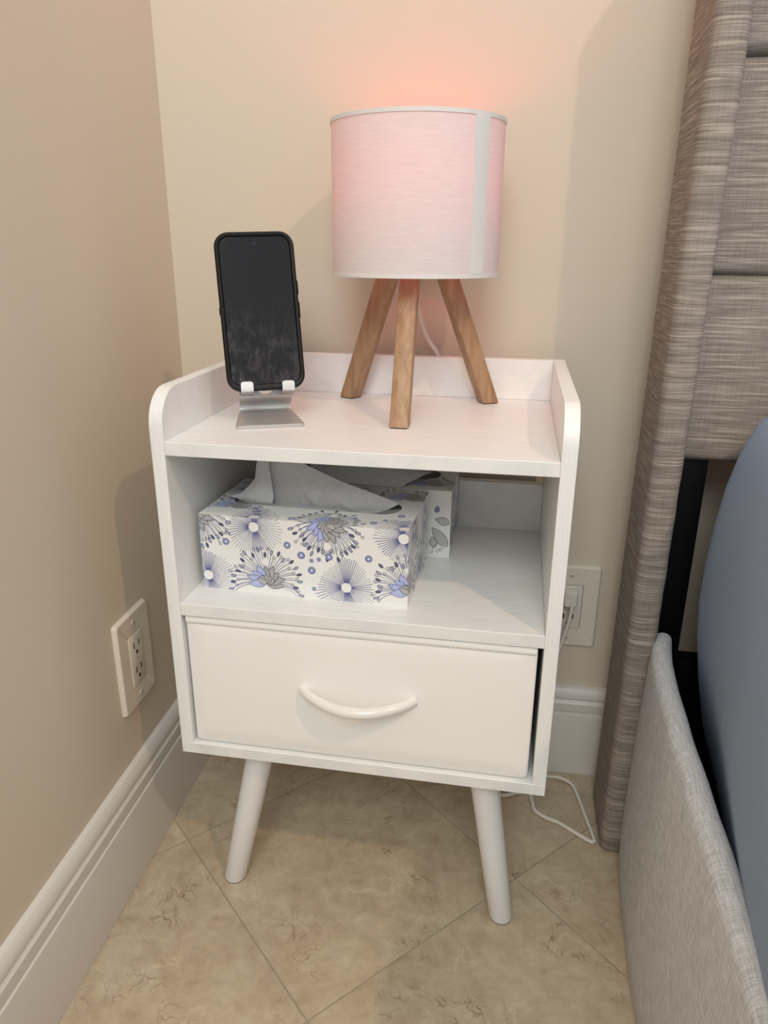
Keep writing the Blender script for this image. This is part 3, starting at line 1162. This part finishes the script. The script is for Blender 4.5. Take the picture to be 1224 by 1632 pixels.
BANG = math.radians(-2.2)
box1 = tag(empty('tissue_box', (0.0230, 0.0427, ZM), BANG), 'white tissue box with blue and grey flower print at the front of the nightstand shelf', 'tissue box')
carton(box1, 0)


def to_box(pts, org, ang):
    m_ = Matrix.Rotation(-ang, 3, 'Z')
    return [m_ @ (Vector(p) - Vector(org)) for p in pts]


O1 = (0.0230, 0.0427, ZM)
# left ear of the pulled-out tissue, folded towards the viewer
earL = to_box([(0.0719, 0.106, 0.536), (0.0670, 0.105, 0.524), (0.0653, 0.103, 0.5073), (0.0584, 0.101, 0.4996), (0.0498, 0.099, 0.4920), (0.0347, 0.100, 0.4872)], O1, BANG)
earR = to_box([(0.0812, 0.106, 0.538), (0.0827, 0.102, 0.5227), (0.0862, 0.098, 0.5049), (0.0892, 0.094, 0.492), (0.0878, 0.092, 0.4835), (0.0842, 0.095, 0.4790)], O1, BANG)
earT = [earL[0], earR[0]]
earB = to_box([(0.0347, 0.100, 0.4872), (0.0440, 0.098, 0.4850), (0.0640, 0.094, 0.4815), (0.0842, 0.095, 0.4790)], O1, BANG)
rows = coons(earL, earR, earT, earB, 14, 24, lambda a, b: (0, -0.004 * math.sin(math.pi * a) * math.sin(math.pi * b), 0.0008 * math.sin(9 * a + 5 * b)))
tis = link('tissue', loft(rows, False, False, closed=False), MAT['tissue'], box1, 60)
# main sheet
mL = to_box([(0.0740, 0.112, 0.542), (0.0770, 0.110, 0.5227), (0.0800, 0.108, 0.5049), (0.0810, 0.107, 0.492), (0.0800, 0.106, 0.4835), (0.0786, 0.106, 0.4770)], O1, BANG)
mT = to_box([(0.0740, 0.112, 0.542), (0.0990, 0.110, 0.5385), (0.1266, 0.108, 0.5240), (0.1613, 0.105, 0.5106), (0.1959, 0.103, 0.5003), (0.2165, 0.101, 0.4941), (0.2262, 0.100, 0.4909)], O1, BANG)
mB = to_box([(0.0786, 0.106, 0.4770), (0.1181, 0.099, 0.4758), (0.1450, 0.098, 0.4750), (0.1700, 0.098, 0.4752), (0.1959, 0.099, 0.4768), (0.2153, 0.099, 0.4828), (0.2262, 0.0995, 0.4894)], O1, BANG)
mR = [mT[-1], mB[-1]]


def sheet_fold(a, b):
    f1 = max(0.0, 1 - abs((a - 0.22) - 0.10 * b) / 0.05)
    f2 = max(0.0, 1 - abs((a - 0.42) - 0.16 * b) / 0.06)
    k = math.sin(math.pi * min(1, b * 1.2)) * math.sin(math.pi * a)
    return (0, -0.0045 * k * math.sin(3.1 * a + 0.6) - 0.0022 * f1 * math.sin(math.pi * b) - 0.0020 * f2 * math.sin(math.pi * b), 0.0006 * math.sin(17 * a + 3 * b) * k)


rows = coons(mL, mR, mT, mB, 48, 24, sheet_fold)
link('tissue', loft(rows, False, False, closed=False), MAT['tissue'], box1, 50)
# clear film lip lining the slot, seen as a low grey edge
bm = bmesh.new()
lip = []
for k in range(49):
    q = k / 48
    lip.append((0.0190 + 0.187 * q, 0.0445 + 0.006 * abs(2 * q - 1) ** 6 * 2.4, 0))
rows = [[(x, y + 0.0006 * j, BH / 1000 - 0.010 + 0.0055 * j + 0.0004 * math.sin(23 * x * 10)) for x, y, _ in lip] for j in range(3)]
t = NT('clear_slot_film')
t.p(Roughness=0.25, Base_Color=S(196, 198, 198), Alpha=0.45)
link('slot_film', loft(rows, False, False, closed=False), t.m, box1, 60)

O2 = (0.0530, 0.1745, ZM)
box2 = tag(empty('tissue_box', O2, math.radians(-0.6)), 'second tissue box with dark line flowers standing behind the front tissue box', 'tissue box')
BD_keep = BD
BD = 104.0
BH_keep = BH
BH = 83.5


def print_front2():
    p = Print(BW, BH)
    p.burst(150, 30, 30, 60, 5.2, 0.1, 21)
    p.lotus(90, 20, 1, 30, 22)
    p.petal(207, 12, 1.85, 14, 4.5, GREY, PAPER * 0.9, GREY)
    p.petal(222, 14, 2.25, 30, 6.5, GREY, PAPER * 0.9, GREY)
    p.petal(224, 44, 2.9, 18, 4.8, GREY, PAPER * 0.9, GREY)
    p.petal(208, 56, 1.4, 9, 2.8, GREY, LBLUE * 0.6, GREY)
    for x, y in ((206, 12), (211, 8), (204, 6), (215, 10)):
        p.ell(x, y, 2.2, 1.2, 0.9, edge=GREY)
    return p


_pf, print_front = print_front, print_front2
_pt = print_top


def print_top2():
    p = Print(BW, BD)
    p.lotus(196, 20, 1, 26, 31)
    p.lotus(60, 60, 1, 30, 32)
    p.burst(130, 80, 26, 60, 5.2, 0.1, 33)
    return p


print_top = print_top2
carton(box2, 3)
m2 = lambda pts: to_box(pts, O2, math.radians(-0.6))
tL = m2([(0.112, 0.236, 0.492), (0.106, 0.222, 0.512), (0.104, 0.200, 0.510), (0.106, 0.176, 0.4880)])
tR = m2([(0.2500, 0.232, 0.4880), (0.2430, 0.214, 0.4905), (0.2330, 0.194, 0.4885), (0.2170, 0.172, 0.4850)])
tT = m2([(0.112, 0.236, 0.492), (0.150, 0.236, 0.500), (0.200, 0.234, 0.496), (0.2500, 0.232, 0.4880)])
tB = m2([(0.106, 0.176, 0.4880), (0.140, 0.173, 0.4868), (0.180, 0.172, 0.4860), (0.2170, 0.172, 0.4850)])
rows = coons(tL, tR, tT, tB, 28, 16, lambda a, b: (0, 0, 0.007 * math.sin(math.pi * b) * math.sin(math.pi * a) ** 0.6 + 0.0010 * math.sin(11 * a + 4 * b) * math.sin(math.pi * b)))
link('tissue', loft(rows, False, False, closed=False), MAT['tissue'], box2, 60)

# ------------------------------------------------------------------ bed
bed = tag(empty('bed', (0.50, 0.16, 0.0)), 'taupe linen upholstered wingback bed frame standing right of the nightstand', 'bed')
bed_off = -Vector((0.50, 0.16, 0.0))


def bedpart(name, bm, mat, smooth=40, parent=None):
    bmesh.ops.translate(bm, verts=bm.verts, vec=bed_off)
    return link(name, bm, mat, parent or bed, smooth)


BEDW = 1.60
rnd = random.Random(4)


def wing(x0, x1, y0, y1, z0, z1, flip=False):
    """upholstered wing: rounded-rectangle section swept up, closed with soft ends"""
    w_, d_ = x1 - x0, y1 - y0
    cx_, cy2 = (x0 + x1) / 2, (y0 + y1) / 2
    sec = rrect(w_, d_, 0.011, 6)
    per = [0.0]
    for p, q in zip(sec, sec[1:] + sec[:1]):
        per.append(per[-1] + math.hypot(p[0] - q[0], p[1] - q[1]))
    rows_, us = [], []
    N = 110
    for i in range(N + 1):
        q = i / N
        z = z0 + (z1 - z0) * q
        e0, e1 = min(1, (z - z0) / 0.006), min(1, (z1 - z) / 0.012)
        sc = (1 - 0.10 * (1 - e0) ** 2) * (1 - 0.22 * (1 - math.sqrt(max(0, e1 * (2 - e1)))))
        puck = 0.0006 * math.sin(z * 95 + 1.3) + 0.0005 * math.sin(z * 160) + 0.0004 * rnd.uniform(-1, 1)
        tap = 0.0040 * (1 - q) * -1
        row = []
        for (x, y) in sec:
            fr_ = 1.0 if y < 0 else 0.3
            row.append((cx_ + x * sc + tap + puck * fr_ * (0.6 if x > 0 else 0.2), cy2 + y * (0.5 + sc / 2) + puck * fr_, z))
        rows_.append(row)
        us.append(z)
    return uvgrid(rows_, us, per, wrap=True, capends=True)


bedpart('headboard_wing', wing(0.4955, 0.5285, 0.1600, 0.2740, 0.0015, 1.115), MAT['linen'], 50)
bedpart('headboard_wing', wing(0.4955 + BEDW, 0.5285 + BEDW, 0.1600, 0.2740, 0.0015, 1.115), MAT['linen'], 50)


def panel(z0, z1, x0, x1, yf, yb):
    """padded horizontal channel panel"""
    rows_, us = [], []
    N = 36
    xs_ = [x0 + (x1 - x0) * k / 60 for k in range(61)]
    vv = [x - x0 for x in xs_]
    prof_ = [(yb, z0 + 0.004), (yb - 0.02, z0)]
    for k in range(N + 1):
        q = k / N
        e = min(q, 1 - q) * (z1 - z0)
        pad_ = 0.010 * (1 - math.sqrt(max(0.0, 1 - max(0.0, 1 - e / 0.011) ** 2)))
        prof_.append((yf + pad_ - 0.003 * math.sin(math.pi * q), z0 + (z1 - z0) * q))
    prof_ += [(yb - 0.02, z1), (yb, z1 - 0.004)]
    us = [0.0]
    for p, q in zip(prof_[:-1], prof_[1:]):
        us.append(us[-1] + math.hypot(p[0] - q[0], p[1] - q[1]))
    us = [u + z0 for u in us]
    rows_ = [[(x, y, z) for x in xs_] for y, z in prof_]
    bm = uvgrid(rows_, us, vv)
    # close the back and the ends
    uvl = bm.loops.layers.uv.active
    bmesh.ops.holes_fill(bm, edges=[e for e in bm.edges if len(e.link_faces) == 1], sides=0)
    return bm


for z0_, z1_ in ((0.5245, 0.7247), (0.7250, 0.9227), (0.9230, 1.112)):
    bedpart('headboard_panel', panel(z0_, z1_, 0.5287, 0.4953 + BEDW, 0.2060, 0.2640), MAT['linen'], 50)
for x in (0.5290, 0.4950 + BEDW - 0.0345):
    bedpart('headboard_post', B(x, x + 0.0345, 0.2140, 0.2500, 0.0005, 0.5270, bev=0.002), MAT['black_metal'])
bedpart('head_crossbar', B(0.5640, 0.46 + BEDW, 0.2100, 0.2350, 0.0700, 0.2700, bev=0.002), MAT['black_metal'])


def rail(side=1):
    """upholstered side rail; outer face bows a little, top is rounded"""
    ys = [0.1845 - k * 0.02 for k in range(101)]
    rows_, us = [], []
    hgt = 0.319
    for y in ys:
        if y > 0.12:
            xo = 0.5095 + 0.0105 * ((y - 0.12) / 0.065)
        else:
            xo = 0.5048 + 0.0047 * max(0.0, (y + 0.02) / 0.14) ** 1.5
        r = 0.0115
        sec = [(xo + 0.0030, 0.0010), (xo + 0.0010, 0.004)]
        for k in range(1, 9):
            sec.append((xo - 0.0022 * math.sin(math.pi * k / 9) + 0.004 * (k / 9), 0.004 + (hgt - r - 0.004) * k / 9))
        for k in range(9):
            a = math.radians(180 - 180 * k / 8)
            sec.append((xo + 0.004 + r + r * math.cos(a), hgt - r + r * math.sin(a)))
        sec += [(xo + 0.004 + 2 * r, 0.15), (xo + 0.004 + 2 * r, 0.0010)]
        wob = 0.0004 * math.sin(y * 70)
        if side < 0:
            sec = [(2 * 0.5120 + BEDW - x, z) for x, z in sec]
        rows_.append([(x + wob, y, z) for x, z in sec])
        us.append(-y)
    vv = [0.0]
    for p, q in zip(rows_[0][:-1], rows_[0][1:]):
        vv.append(vv[-1] + math.hypot(p[0] - q[0], p[2] - q[2]))
    return uvgrid(rows_, us, vv + [vv[-1]], wrap=True, capends=True)


bedpart('side_rail', rail(1), MAT['linen_cool_lit'], 50)
bedpart('side_rail', rail(-1), MAT['linen_cool_lit'], 50)
fy = 0.1845 - 2.0
rows_, us = [], []
for k in range(41):
    x = 0.506 + (BEDW + 0.012) * k / 40
    sec = [(fy - 0.001, 0.001), (fy - 0.001, 0.15), (fy - 0.002, 0.295), (fy - 0.008, 0.308), (fy - 0.018, 0.312), (fy - 0.028, 0.308), (fy - 0.034, 0.295), (fy - 0.036, 0.15), (fy - 0.034, 0.001)]
    rows_.append([(x, y, z) for y, z in sec])
    us.append(x)
vv = [0.0]
for p, q in zip(rows_[0][:-1], rows_[0][1:]):
    vv.append(vv[-1] + math.hypot(p[1] - q[1], p[2] - q[2]))
bedpart('foot_rail', uvgrid(rows_, us, vv + [vv[-1]], wrap=True, capends=True), MAT['linen_cool_lit'], 50)
# black steel frame that carries the mattress
for x0_, x1_ in ((0.5480, 0.5900), (0.4340 + BEDW, 0.4760 + BEDW)):
    bedpart('frame_bar', B(x0_, x1_, fy + 0.01, 0.2098, 0.140, 0.1880, bev=0.002), MAT['black_metal'])
for k in range(12):
    y = 0.12 - k * 0.165
    bedpart('slat', B(0.5902, 0.4338 + BEDW, y - 0.03, y + 0.03, 0.170, 0.1880, bev=0.002), MAT['black_metal'])

# mattress in its fitted sheet
mat_o = tag(empty('mattress', (1.2, -0.8, 0.188)), 'thick mattress in a smooth blue grey fitted sheet on the taupe bed', 'mattress')


def matt_loop(ins, z):
    """plan outline, left side swelling outward towards the foot"""
    pts = []
    x1, yb, yf = 0.52 + BEDW - 0.055, 0.2015, -1.78
    r = 0.058
    # head left corner -> along the left side to the foot
    def xl(y):
        q = min(1.0, max(0.0, (0.15 - y) / 0.50))
        return 0.5600 - 0.050 * (q * q * (3 - 2 * q))
    for k in range(13):
        a = math.radians(90 + 90 * k / 12)
        pts.append((xl(yb - r) + ins + r + (r) * math.cos(a) * 1.0, yb - ins - r + r * math.sin(a)))
    for k in range(1, 40):
        y = yb - ins - r + (yf + ins + r - (yb - ins - r)) * k / 40
        pts.append((xl(y) + ins, y))
    for k in range(9):
        a = math.radians(180 + 90 * k / 8)
        pts.append((xl(yf) + ins + r + r * math.cos(a), yf + ins + r + r * math.sin(a)))
    for k in range(9):
        a = math.radians(270 + 90 * k / 8)
        pts.append((x1 - ins - r + r * math.cos(a), yf + ins + r + r * math.sin(a)))
    for k in range(9):
        a = math.radians(0 + 90 * k / 8)
        pts.append((x1 - ins - r + r * math.cos(a), yb - ins - r + r * math.sin(a)))
    return [(x - 1.2, y + 0.8, z - 0.188) for x, y in pts]


prof = [(0.040, 0.1885), (0.030, 0.198), (0.020, 0.235), (0.0105, 0.285), (0.0035, 0.335), (0.0, 0.380), (0.0004, 0.425), (0.0025, 0.470), (0.0065, 0.515), (0.013, 0.555), (0.023, 0.588), (0.040, 0.606), (0.068, 0.618), (0.12, 0.624)]
link('fitted_sheet', loft([matt_loop(i, z) for i, z in prof]), MAT['sheet'], mat_o, 70)
